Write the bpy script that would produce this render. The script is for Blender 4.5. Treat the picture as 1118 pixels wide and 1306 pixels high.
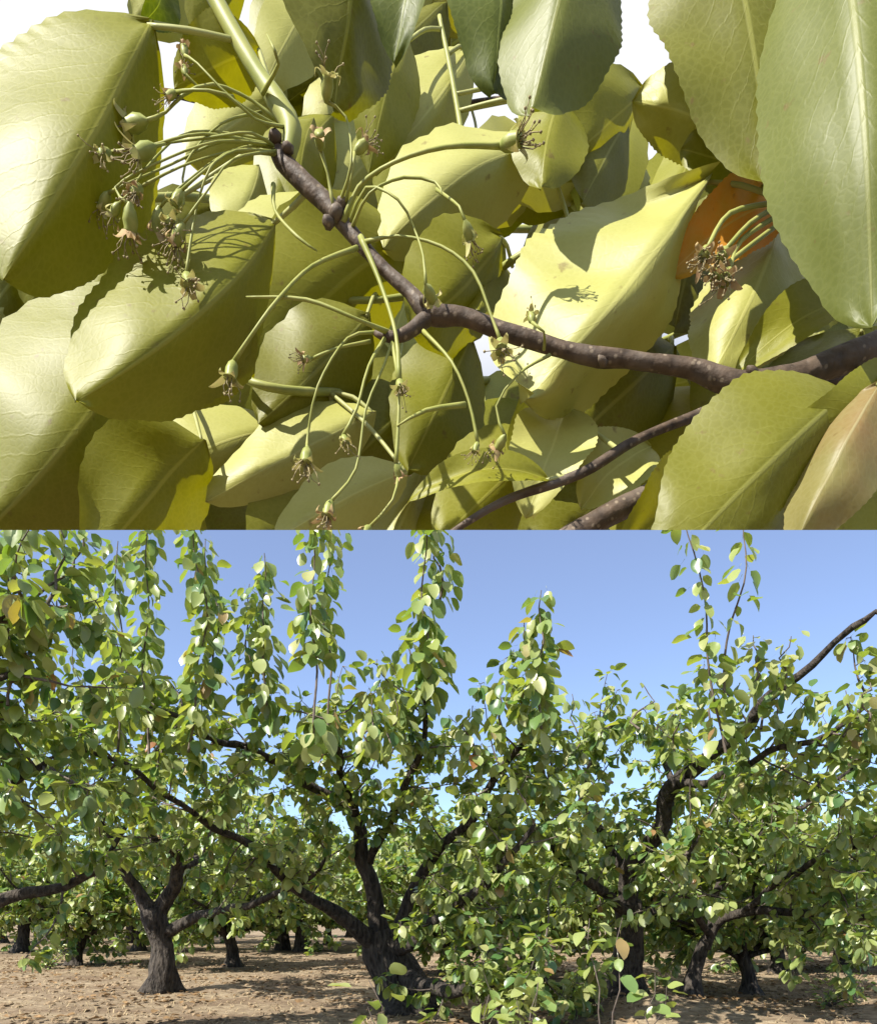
import bpy, bmesh, math, random
import numpy as np
from mathutils import Vector, Matrix, noise

# ------------------------------------------------------------------ camera, sky, sun
for o in list(bpy.data.objects):
    bpy.data.objects.remove(o, do_unlink=True)
sc = bpy.context.scene
C = sc.collection
W, H, F, HOR, EYE = 1118.0, 1306.0, 900.0, 1170.0, 0.90      # photograph size, focal length in its pixels, horizon row, eye height
cam = bpy.data.cameras.new('camera')
camo = bpy.data.objects.new('camera', cam); C.objects.link(camo)
camo.location = (0, 0, EYE); camo.rotation_euler = (math.radians(90), 0, 0)
cam.sensor_fit = 'HORIZONTAL'; cam.sensor_width = 36; cam.lens = 36 * F / W
cam.shift_y = (HOR - H / 2) / W
cam.clip_start = 0.02; cam.clip_end = 3000
sc.camera = camo

SUN = Vector((-0.50, -0.52, 0.70)).normalized()               # towards the sun
el = math.asin(SUN.z); az = math.atan2(SUN.x, SUN.y)
w = bpy.data.worlds.new('World'); sc.world = w; w.use_nodes = True
nt = w.node_tree; N = nt.nodes; L = nt.links
for n in list(N): N.remove(n)
out = N.new('ShaderNodeOutputWorld'); bg = N.new('ShaderNodeBackground')
sky = N.new('ShaderNodeTexSky'); sky.sky_type = 'NISHITA'; sky.sun_disc = False
sky.sun_elevation = el; sky.sun_rotation = az
sky.altitude = 2200; sky.air_density = 1.0; sky.dust_density = 0.15; sky.ozone_density = 3.0
bg.inputs[1].default_value = 0.13
# broken white cloud added all round the upper sky, standing in for overexposure
tc = N.new('ShaderNodeTexCoord'); sep = N.new('ShaderNodeSeparateXYZ'); L.new(tc.outputs['Generated'], sep.inputs[0])
mr = N.new('ShaderNodeMapRange'); mr.interpolation_type = 'SMOOTHSTEP'
L.new(sep.outputs['Z'], mr.inputs[0]); mr.inputs[1].default_value = 0.52; mr.inputs[2].default_value = 0.66
nz = N.new('ShaderNodeTexNoise'); nz.inputs['Scale'].default_value = 2.2; nz.inputs['Detail'].default_value = 6
L.new(tc.outputs['Generated'], nz.inputs['Vector'])
mr2 = N.new('ShaderNodeMapRange'); mr2.interpolation_type = 'SMOOTHSTEP'
L.new(nz.outputs['Fac'], mr2.inputs[0]); mr2.inputs[1].default_value = 0.36; mr2.inputs[2].default_value = 0.52
mul = N.new('ShaderNodeMath'); mul.operation = 'MULTIPLY'; L.new(mr.outputs[0], mul.inputs[0]); L.new(mr2.outputs[0], mul.inputs[1])
mix = N.new('ShaderNodeMixRGB'); L.new(mul.outputs[0], mix.inputs[0])
sky_tint = N.new('ShaderNodeMixRGB'); sky_tint.inputs[0].default_value = 0.25; sky_tint.inputs[2].default_value = (1.75, 1.65, 2.1, 1)      # even lavender mixed into the sky colour to mute its blue
L.new(sky.outputs[0], sky_tint.inputs[1]); L.new(sky_tint.outputs[0], mix.inputs[1])
mix.inputs[2].default_value = (3.6, 3.65, 3.75, 1)
L.new(mix.outputs[0], bg.inputs[0]); L.new(bg.outputs[0], out.inputs[0])

sl = bpy.data.lights.new('sun', 'SUN'); sl.energy = 5.0; sl.angle = math.radians(0.53); sl.color = (1.0, 0.95, 0.86)
slo = bpy.data.objects.new('sun', sl); C.objects.link(slo); slo.location = (-5, -3, 12)
slo.rotation_euler = SUN.to_track_quat('Z', 'Y').to_euler()
sc.view_settings.view_transform = 'Standard'; sc.view_settings.look = 'None'
sc.view_settings.gamma = 1; sc.view_settings.exposure = 1.15
sc.render.engine = 'CYCLES'
sc.cycles.max_bounces = 6; sc.cycles.transmission_bounces = 6; sc.cycles.diffuse_bounces = 4

rnd = random.Random(11)
R = math.radians
def P(px, py, d):
    """point seen at photo pixel (px,py) standing d metres in front of the eye"""
    return Vector(((px - W / 2) / F * d, d, EYE + (HOR - py) / F * d))
def proj(v):
    return (W / 2 + v.x / v.y * F, HOR - (v.z - EYE) / v.y * F)

# ------------------------------------------------------------------ materials
def newmat(name):
    m = bpy.data.materials.new(name); m.use_nodes = True
    t = m.node_tree
    for n in list(t.nodes): t.nodes.remove(n)
    o = t.nodes.new('ShaderNodeOutputMaterial')
    return m, t, o
def nd(t, typ, **kw):
    n = t.nodes.new(typ)
    for k, v in kw.items(): setattr(n, k, v)
    return n
def math_(t, op, a, b=None, clamp=False):
    n = t.nodes.new('ShaderNodeMath'); n.operation = op; n.use_clamp = clamp
    for i, x in enumerate((a, b)):
        if x is None: continue
        if isinstance(x, (int, float)): n.inputs[i].default_value = x
        else: t.links.new(x, n.inputs[i])
    return n.outputs[0]
def ramp(t, fac, stops):
    n = t.nodes.new('ShaderNodeValToRGB'); cr = n.color_ramp
    while len(cr.elements) < len(stops): cr.elements.new(0.5)
    for e, (p, c) in zip(cr.elements, stops):
        e.position = p; e.color = (*c, 1)
    t.links.new(fac, n.inputs[0]); return n.outputs[0]
def mixc(t, fac, a, b, mode='MIX'):
    n = t.nodes.new('ShaderNodeMixRGB'); n.blend_type = mode
    for i, x in enumerate((fac, a, b)):
        if isinstance(x, (int, float)): n.inputs[i].default_value = x
        elif isinstance(x, tuple): n.inputs[i].default_value = (*x, 1)
        else: t.links.new(x, n.inputs[i])
    return n.outputs[0]

def leaf_shader(t, o, col, trans_col, rough=0.42, tfac=0.38, spec=0.45, bump=None):
    p = nd(t, 'ShaderNodeBsdfPrincipled'); t.links.new(col, p.inputs['Base Color'])
    p.inputs['Roughness'].default_value = rough; p.inputs['Specular IOR Level'].default_value = spec
    tr = nd(t, 'ShaderNodeBsdfTranslucent'); t.links.new(trans_col, tr.inputs[0])
    ms = nd(t, 'ShaderNodeMixShader'); ms.inputs[0].default_value = tfac
    t.links.new(p.outputs[0], ms.inputs[1]); t.links.new(tr.outputs[0], ms.inputs[2])
    if bump is not None:
        t.links.new(bump, p.inputs['Normal'])
    t.links.new(ms.outputs[0], o.inputs[0])

def orchard_leaf_mat():
    m, t, o = newmat('orchard_leaf')
    g = nd(t, 'ShaderNodeNewGeometry'); oi = nd(t, 'ShaderNodeObjectInfo')
    r = math_(t, 'FRACT', math_(t, 'ADD', g.outputs['Random Per Island'], oi.outputs['Random']))
    col = ramp(t, r, [(0.0, (0.075, 0.16, 0.05)), (0.25, (0.145, 0.235, 0.07)), (0.55, (0.27, 0.325, 0.10)),
                      (0.86, (0.32, 0.36, 0.14)), (0.985, (0.38, 0.38, 0.17)), (1.0, (0.30, 0.13, 0.055))])
    nz = nd(t, 'ShaderNodeTexNoise'); nz.inputs['Scale'].default_value = 60
    col = mixc(t, 0.35, col, mixc(t, nz.outputs['Fac'], (0.5, 0.55, 0.5), (1.3, 1.25, 1.1)), 'MULTIPLY')
    col = mixc(t, math_(t, 'MULTIPLY', g.outputs['Backfacing'], 0.35), col, (0.21, 0.25, 0.13))
    tcol = mixc(t, 1.0, col, (1.35, 1.4, 0.35), 'MULTIPLY')
    leaf_shader(t, o, col, tcol, 0.36, 0.42, 0.75)
    return m
def big_leaf_mat(name, dark, light, tint, veincol, tfac=0.42, rough=0.48, blotch=None):
    """close-up leaf: veins and midrib from the leaf's own uv"""
    m, t, o = newmat(name)
    uv = nd(t, 'ShaderNodeUVMap'); uv.uv_map = 'UVMap'
    s = nd(t, 'ShaderNodeSeparateXYZ'); t.links.new(uv.outputs[0], s.inputs[0])
    u = s.outputs[0]; v = math_(t, 'ABSOLUTE', math_(t, 'SUBTRACT', math_(t, 'MULTIPLY', s.outputs[1], 2.0), 1.0))
    nz0 = nd(t, 'ShaderNodeTexNoise'); nz0.inputs['Scale'].default_value = 9; nz0.inputs['Detail'].default_value = 3
    t.links.new(uv.outputs[0], nz0.inputs['Vector'])
    # side veins: bend towards the tip away from the midrib
    k = math_(t, 'SUBTRACT', math_(t, 'MULTIPLY', u, 13.0), math_(t, 'MULTIPLY', math_(t, 'POWER', v, 0.8), 3.6))
    k = math_(t, 'ADD', k, math_(t, 'MULTIPLY', nz0.outputs['Fac'], 1.1))
    tri = math_(t, 'ABSOLUTE', math_(t, 'SUBTRACT', math_(t, 'FRACT', k), 0.5))
    side = nd(t, 'ShaderNodeMapRange'); side.interpolation_type = 'SMOOTHSTEP'
    t.links.new(tri, side.inputs[0]); side.inputs[1].default_value = 0.10; side.inputs[2].default_value = 0.0
    sidef = math_(t, 'MULTIPLY', side.outputs[0], math_(t, 'SUBTRACT', 0.62, math_(t, 'MULTIPLY', v, 0.5)))
    mid = nd(t, 'ShaderNodeMapRange'); mid.interpolation_type = 'SMOOTHSTEP'
    t.links.new(v, mid.inputs[0]); mid.inputs[1].default_value = 0.045; mid.inputs[2].default_value = 0.012
    nz = nd(t, 'ShaderNodeTexNoise'); nz.inputs['Scale'].default_value = 55; nz.inputs['Detail'].default_value = 5
    tcn = nd(t, 'ShaderNodeTexCoord'); t.links.new(tcn.outputs['Object'], nz.inputs['Vector'])
    vor = nd(t, 'ShaderNodeTexVoronoi'); vor.feature = 'DISTANCE_TO_EDGE'; vor.inputs['Scale'].default_value = 380
    t.links.new(tcn.outputs['Object'], vor.inputs['Vector'])
    net = nd(t, 'ShaderNodeMapRange'); t.links.new(vor.outputs['Distance'], net.inputs[0])
    net.inputs[1].default_value = 0.0; net.inputs[2].default_value = 0.22; net.inputs[3].default_value = 1; net.inputs[4].default_value = 0
    oi = nd(t, 'ShaderNodeObjectInfo')
    f = math_(t, 'ADD', math_(t, 'MULTIPLY', nz.outputs['Fac'], 0.7), math_(t, 'MULTIPLY', math_(t, 'SUBTRACT', oi.outputs['Random'], 0.35), 0.5), True)
    col = mixc(t, f, dark, light)
    if blotch:
        nb = nd(t, 'ShaderNodeTexNoise'); nb.inputs['Scale'].default_value = 30; nb.inputs['Detail'].default_value = 4
        t.links.new(tcn.outputs['Object'], nb.inputs['Vector'])
        bm_ = nd(t, 'ShaderNodeMapRange'); t.links.new(nb.outputs['Fac'], bm_.inputs[0])
        bm_.inputs[1].default_value = 0.42; bm_.inputs[2].default_value = 0.66
        col = mixc(t, bm_.outputs[0], col, blotch)
    nf = nd(t, 'ShaderNodeTexNoise'); nf.inputs['Scale'].default_value = 170; nf.inputs['Detail'].default_value = 3
    t.links.new(tcn.outputs['Object'], nf.inputs['Vector'])
    fl = nd(t, 'ShaderNodeMapRange'); t.links.new(nf.outputs['Fac'], fl.inputs[0]); fl.inputs[1].default_value = 0.67; fl.inputs[2].default_value = 0.75
    col = mixc(t, math_(t, 'MULTIPLY', fl.outputs[0], 0.6), col, (0.13, 0.075, 0.02))
    col = mixc(t, math_(t, 'MULTIPLY', net.outputs[0], 0.14), col, veincol)
    col = mixc(t, math_(t, 'MULTIPLY', sidef, 0.18), col, veincol)
    col = mixc(t, math_(t, 'MULTIPLY', mid.outputs[0], 0.7), col, veincol)
    g = nd(t, 'ShaderNodeNewGeometry')
    tcol = mixc(t, 1.0, col, tint, 'MULTIPLY')
    h = math_(t, 'ADD', math_(t, 'ADD', math_(t, 'MULTIPLY', sidef, -0.6), math_(t, 'MULTIPLY', net.outputs[0], -0.12)), math_(t, 'MULTIPLY', mid.outputs[0], -1.0))
    b = nd(t, 'ShaderNodeBump'); b.inputs['Strength'].default_value = 0.2; b.inputs['Distance'].default_value = 0.0006
    t.links.new(h, b.inputs['Height'])
    leaf_shader(t, o, col, tcol, rough, tfac, 0.36, b.outputs[0])
    return m
def simple_mat(name, c1, c2, scale=80, rough=0.6, bump=0.3, dist=0.001, stretch=(1, 1, 1), trans=0.0, detail=5):
    m, t, o = newmat(name)
    tcn = nd(t, 'ShaderNodeTexCoord'); mp = nd(t, 'ShaderNodeMapping'); mp.inputs['Scale'].default_value = stretch
    t.links.new(tcn.outputs['Object'], mp.inputs[0])
    nz = nd(t, 'ShaderNodeTexNoise'); nz.inputs['Scale'].default_value = scale; nz.inputs['Detail'].default_value = detail
    t.links.new(mp.outputs[0], nz.inputs['Vector'])
    mrn = nd(t, 'ShaderNodeMapRange'); t.links.new(nz.outputs['Fac'], mrn.inputs[0]); mrn.inputs[1].default_value = 0.3; mrn.inputs[2].default_value = 0.7
    col = mixc(t, mrn.outputs[0], c1, c2)
    p = nd(t, 'ShaderNodeBsdfPrincipled'); t.links.new(col, p.inputs['Base Color']); p.inputs['Roughness'].default_value = rough
    p.inputs['Specular IOR Level'].default_value = 0.3
    b = nd(t, 'ShaderNodeBump'); b.inputs['Strength'].default_value = bump; b.inputs['Distance'].default_value = dist
    t.links.new(nz.outputs['Fac'], b.inputs['Height']); t.links.new(b.outputs[0], p.inputs['Normal'])
    if trans:
        tr = nd(t, 'ShaderNodeBsdfTranslucent'); t.links.new(col, tr.inputs[0])
        ms = nd(t, 'ShaderNodeMixShader'); ms.inputs[0].default_value = trans
        t.links.new(p.outputs[0], ms.inputs[1]); t.links.new(tr.outputs[0], ms.inputs[2]); t.links.new(ms.outputs[0], o.inputs[0])
    else:
        t.links.new(p.outputs[0], o.inputs[0])
    return m

M = {}
M['oleaf'] = orchard_leaf_mat()
YT = (1.08, 1.0, 0.02)
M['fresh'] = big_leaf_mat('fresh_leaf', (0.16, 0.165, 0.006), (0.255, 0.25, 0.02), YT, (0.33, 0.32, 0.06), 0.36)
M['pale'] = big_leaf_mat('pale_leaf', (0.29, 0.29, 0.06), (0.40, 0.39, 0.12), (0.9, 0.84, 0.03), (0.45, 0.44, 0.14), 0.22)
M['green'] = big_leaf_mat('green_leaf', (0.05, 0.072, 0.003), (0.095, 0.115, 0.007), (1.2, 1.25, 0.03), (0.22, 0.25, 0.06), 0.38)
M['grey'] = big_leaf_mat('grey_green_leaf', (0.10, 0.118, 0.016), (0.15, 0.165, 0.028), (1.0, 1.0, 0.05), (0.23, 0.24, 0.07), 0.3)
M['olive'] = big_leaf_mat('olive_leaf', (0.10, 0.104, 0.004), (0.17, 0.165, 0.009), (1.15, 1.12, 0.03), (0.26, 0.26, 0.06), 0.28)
M['orange'] = big_leaf_mat('orange_leaf', (0.55, 0.20, 0.015), (0.60, 0.30, 0.03), (1.5, 1.2, 0.4), (0.5, 0.35, 0.1), blotch=(0.30, 0.27, 0.04))
M['red'] = big_leaf_mat('reddish_leaf', (0.20, 0.18, 0.05), (0.27, 0.24, 0.09), (1.3, 1.2, 0.5), (0.36, 0.32, 0.16), blotch=(0.25, 0.155, 0.06))
M['twig'] = simple_mat('young_bark', (0.03, 0.019, 0.011), (0.10, 0.068, 0.044), 220, 0.6, 0.6, 0.0015)
def twig_bark():
    m = M['twig']; t = m.node_tree; p = [n for n in t.nodes if n.type == 'BSDF_PRINCIPLED'][0]
    src = p.inputs['Base Color'].links[0].from_socket
    tcn = nd(t, 'ShaderNodeTexCoord'); v = nd(t, 'ShaderNodeTexVoronoi'); v.inputs['Scale'].default_value = 330; t.links.new(tcn.outputs['Object'], v.inputs['Vector'])
    mr_ = nd(t, 'ShaderNodeMapRange'); t.links.new(v.outputs['Distance'], mr_.inputs[0]); mr_.inputs[1].default_value = 0.16; mr_.inputs[2].default_value = 0.28; mr_.inputs[3].default_value = 0.75; mr_.inputs[4].default_value = 0
    n2 = nd(t, 'ShaderNodeTexNoise'); n2.inputs['Scale'].default_value = 45; t.links.new(tcn.outputs['Object'], n2.inputs['Vector'])
    gr = nd(t, 'ShaderNodeMapRange'); t.links.new(n2.outputs['Fac'], gr.inputs[0]); gr.inputs[1].default_value = 0.5; gr.inputs[2].default_value = 0.7; gr.inputs[4].default_value = 0.6
    c = mixc(t, gr.outputs[0], src, (0.13, 0.105, 0.08)); c = mixc(t, mr_.outputs[0], c, (0.20, 0.155, 0.105))
    t.links.new(c, p.inputs['Base Color'])
twig_bark()
M['greenstem'] = simple_mat('green_stem', (0.20, 0.22, 0.05), (0.28, 0.28, 0.08), 120, 0.5, 0.2, 0.0005)
M['petiole'] = simple_mat('petiole', (0.34, 0.35, 0.11), (0.42, 0.42, 0.17), 160, 0.45, 0.15, 0.0003, trans=0.25)
M['stalk'] = simple_mat('flower_stalk', (0.24, 0.26, 0.055), (0.34, 0.34, 0.10), 160, 0.5, 0.15, 0.0003, trans=0.2)
M['sepal'] = simple_mat('sepal', (0.34, 0.34, 0.10), (0.40, 0.33, 0.13), 400, 0.6, 0.3, 0.0003, trans=0.3)
M['wither'] = simple_mat('withered_sepal', (0.32, 0.19, 0.10), (0.40, 0.31, 0.13), 500, 0.7, 0.3, 0.0003, trans=0.2)
M['stamen'] = simple_mat('stamen', (0.10, 0.075, 0.04), (0.34, 0.28, 0.14), 900, 0.8, 0.2, 0.0002)
M['ovary'] = simple_mat('ovary', (0.20, 0.23, 0.05), (0.30, 0.31, 0.09), 300, 0.45, 0.2, 0.0004, trans=0.12)
M['bark'] = simple_mat('old_bark', (0.008, 0.006, 0.005), (0.085, 0.070, 0.056), 30, 0.9, 1.0, 0.07, (1, 1, 0.3), detail=8)
M['twigs'] = simple_mat('orchard_twig', (0.07, 0.055, 0.045), (0.15, 0.12, 0.10), 30, 0.8, 0.4, 0.004)
def soil_mat():
    m, t, o = newmat('soil')
    g = nd(t, 'ShaderNodeTexCoord'); mp = nd(t, 'ShaderNodeMapping'); mp.inputs['Scale'].default_value = (0.55, 1.0, 1)
    t.links.new(g.outputs['Object'], mp.inputs[0])
    n1 = nd(t, 'ShaderNodeTexNoise'); n1.inputs['Scale'].default_value = 1.3; n1.inputs['Detail'].default_value = 6
    n2 = nd(t, 'ShaderNodeTexNoise'); n2.inputs['Scale'].default_value = 14; n2.inputs['Detail'].default_value = 9; n2.inputs['Roughness'].default_value = 0.7
    for n in (n1, n2): t.links.new(mp.outputs[0], n.inputs['Vector'])
    col = ramp(t, n2.outputs['Fac'], [(0.25, (0.08, 0.056, 0.037)), (0.5, (0.24, 0.185, 0.122)), (0.75, (0.43, 0.355, 0.245))])
    n1m = nd(t, 'ShaderNodeMapRange'); t.links.new(n1.outputs['Fac'], n1m.inputs[0]); n1m.inputs[1].default_value = 0.42; n1m.inputs[2].default_value = 0.62; n1m.inputs[4].default_value = 0.7
    col = mixc(t, n1m.outputs[0], col, (0.13, 0.088, 0.058))
    p = nd(t, 'ShaderNodeBsdfPrincipled'); p.inputs['Roughness'].default_value = 0.95; p.inputs['Specular IOR Level'].default_value = 0.1
    t.links.new(col, p.inputs['Base Color'])
    b = nd(t, 'ShaderNodeBump'); b.inputs['Strength'].default_value = 0.8; b.inputs['Distance'].default_value = 0.05
    t.links.new(n2.outputs['Fac'], b.inputs['Height']); t.links.new(b.outputs[0], p.inputs['Normal'])
    t.links.new(p.outputs[0], o.inputs[0]); return m
M['soil'] = soil_mat()
M['clod'] = simple_mat('clod', (0.09, 0.058, 0.034), (0.29, 0.215, 0.13), 25, 0.95, 0.6, 0.01)
M['straw'] = simple_mat('straw', (0.22, 0.165, 0.09), (0.38, 0.30, 0.18), 12, 0.85, 0.1, 0.001)
M['dry'] = simple_mat('dry_leaf', (0.11, 0.065, 0.03), (0.27, 0.17, 0.08), 6, 0.8, 0.2, 0.002, trans=0.15)
M['grass'] = simple_mat('weed', (0.06, 0.11, 0.03), (0.13, 0.18, 0.05), 9, 0.6, 0.1, 0.001, trans=0.3)

# ------------------------------------------------------------------ mesh helpers
def mk(name, verts, faces, mat, parent=None, smooth=True, uvs=None):
    me = bpy.data.meshes.new(name); me.from_pydata([tuple(v) for v in verts], [], faces); me.update()
    if smooth: me.polygons.foreach_set('use_smooth', [True] * len(me.polygons))
    if uvs is not None:
        ul = me.uv_layers.new(name='UVMap')
        for lp in me.loops: ul.data[lp.index].uv = uvs[lp.vertex_index]
    me.materials.append(M[mat])
    o = bpy.data.objects.new(name, me); C.objects.link(o); o.parent = parent
    return o
def thing(name, label, cat, loc=(0, 0, 0), group=None):
    o = bpy.data.objects.new(name, None); C.objects.link(o); o.location = loc
    o.empty_display_size = 0.05
    o['label'] = label; o['category'] = cat
    if group: o['group'] = group
    return o
def smooth_path(pts, rad, step):
    """Catmull-Rom through pts with interpolated radii"""
    n = len(pts); op, orr = [], []
    for i in range(n - 1):
        p0 = pts[max(i - 1, 0)]; p1 = pts[i]; p2 = pts[i + 1]; p3 = pts[min(i + 2, n - 1)]
        k = max(1, int(math.ceil((p2 - p1).length / step)))
        for j in range(k):
            t = j / k
            op.append(0.5 * ((2 * p1) + (p2 - p0) * t + (2 * p0 - 5 * p1 + 4 * p2 - p3) * t * t + (3 * p1 - p0 - 3 * p2 + p3) * t ** 3))
            orr.append(rad[i] * (1 - t) + rad[i + 1] * t)
    op.append(pts[-1].copy()); orr.append(rad[-1])
    return op, orr
def tube(V, Fc, path, rad, sides=8, bump=0.0, seed=0.0, cap=True):
    n = len(path); base = len(V)
    tan = [(path[min(i + 1, n - 1)] - path[max(i - 1, 0)]).normalized() for i in range(n)]
    nrm = tan[0].orthogonal().normalized()
    for i in range(n):
        nrm = (nrm - tan[i] * nrm.dot(tan[i])).normalized()
        bi = tan[i].cross(nrm)
        for k in range(sides):
            a = 2 * math.pi * k / sides
            dr = nrm * math.cos(a) + bi * math.sin(a)
            r = rad[i]
            if bump:
                q = path[i] + dr * r
                r *= 1 + bump * (noise.noise(q * (0.55 / max(rad[0], 1e-4)) + Vector((seed, 0, 0))) + 0.5 * noise.noise(q * (1.5 / max(rad[0], 1e-4))))
            V.append(path[i] + dr * r)
    for i in range(n - 1):
        for k in range(sides):
            a = base + i * sides + k; b = base + i * sides + (k + 1) % sides
            Fc.append((a, b, b + sides, a + sides))
    if cap:
        Fc.append(tuple(base + (n - 1) * sides + k for k in range(sides)))
        Fc.append(tuple(base + k for k in reversed(range(sides))))

# ------------------------------------------------------------------ setting: soil
def ground_h(x, y):
    if y > 60 or abs(x) > 60: return 0.0
    q = Vector((x, y, 0))
    h = 0.05 * noise.noise(q * 0.35) + 0.03 * noise.noise(q * 1.4) + 0.018 * noise.noise(q * 5.0)
    # earth heaped round the right-hand tree
    h += 0.16 * math.exp(-(((x - 2.1) / 0.75) ** 2 + ((y - 6.6) / 0.5) ** 2))
    return h
def axis(lim, fine, n_far):
    a = list(np.arange(-fine[0], fine[0], fine[1])); far = list(np.geomspace(fine[0], lim, n_far))
    return [-v for v in reversed(far)] + a[1:] + far
xs = axis(900, (9, 0.075), 14)
ys = [-900, -300, -60, -15, -4] + list(np.arange(-1, 4, 0.5)) + list(np.arange(4, 16, 0.065)) + list(np.geomspace(16, 40, 60)) + list(np.geomspace(44, 1500, 14))
V = [(x, y, ground_h(x, y)) for y in ys for x in xs]; nx = len(xs)
Fc = [(j * nx + i, j * nx + i + 1, (j + 1) * nx + i + 1, (j + 1) * nx + i) for j in range(len(ys) - 1) for i in range(nx - 1)]
g = mk('ground', V, Fc, 'soil'); g['kind'] = 'structure'; g['label'] = 'bare tan tilled soil under the orchard trees'

# ------------------------------------------------------------------ orchard leaves (shared meshes)
def leaf_profile(t):
    return (t ** 0.62) * ((1 - t) ** 0.72) / 0.402
def small_leaf(seed):
    r = random.Random(seed); V = []; Fc = []
    n = 6; wd = r.uniform(0.30, 0.37); fold = r.uniform(0.08, 0.5); bend = r.uniform(-0.10, 0.22); tw = r.uniform(-0.5, 0.5)
    pet = r.uniform(0.30, 0.45)
    V += [Vector((-pet, 0.012, 0.06)), Vector((-pet, -0.012, 0.06))]                 # petiole end
    rows = []
    for i in range(n + 1):
        t = i / n; x = t; z = -bend * t * t * 1.6; wv = 0.03 * math.sin(t * 9 + seed)
        if i == 0 or i == n:
            V.append(Vector((x, 0, z))); rows.append((len(V) - 1,))
        else:
            hw = wd * min(1.0, leaf_profile(t)) * 0.98
            a = tw * (t - 0.3)
            row = []
            for s in (-1, 0, 1):
                y = s * hw; zz = abs(s) * hw * fold + s * wv
                V.append(Vector((x, y * math.cos(a) - zz * math.sin(a), z + zz * math.cos(a) + y * math.sin(a)))); row.append(len(V) - 1)
            rows.append(tuple(row))
    b = rows[0][0]
    Fc.append((0, 1, b))
    Fc += [(b, rows[1][1], rows[1][0]), (b, rows[1][2], rows[1][1])]
    for i in range(1, n - 1):
        a, c = rows[i], rows[i + 1]
        Fc += [(a[0], a[1], c[1], c[0]), (a[1], a[2], c[2], c[1])]
    a = rows[n - 1]; e = rows[n][0]
    Fc += [(a[0], a[1], e), (a[1], a[2], e)]
    V = [v + Vector((pet, 0, -0.06)) for v in V]                                     # origin at the petiole's foot
    return V, Fc
LV = [small_leaf(s) for s in range(1, 9)]
LM = []
for i, (V, Fc) in enumerate(LV):
    me = bpy.data.meshes.new('leaf'); me.from_pydata(V, [], [tuple(reversed(f)) for f in Fc]); me.update()
    me.polygons.foreach_set('use_smooth', [True] * len(me.polygons)); me.materials.append(M['oleaf']); LM.append(me)
LVn = [np.array([tuple(v) for v in V]) for V, _ in LV]
def leaf_matrix(p, d, up, s):
    x = d.normalized(); y = up.cross(x)
    if y.length < 1e-3: y = Vector((0, 1, 0)).cross(x)
    y.normalize(); z = x.cross(y)
    return Matrix(((x.x * s, y.x * s, z.x * s, p.x), (x.y * s, y.y * s, z.y * s, p.y), (x.z * s, y.z * s, z.z * s, p.z), (0, 0, 0, 1)))
def stuff_leaves(name, mats, parent, kinds):
    Vs = []; Fs = []; off = 0
    for mtx, k in zip(mats, kinds):
        a = np.array(mtx); v = LVn[k] @ a[:3, :3].T + a[:3, 3]
        Vs.append(v); Fs += [tuple(i + off for i in reversed(f)) for f in LV[k][1]]; off += len(v)
    o = mk(name, np.concatenate(Vs).tolist(), Fs, 'oleaf', parent); o['kind'] = 'stuff'
    return o

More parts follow.
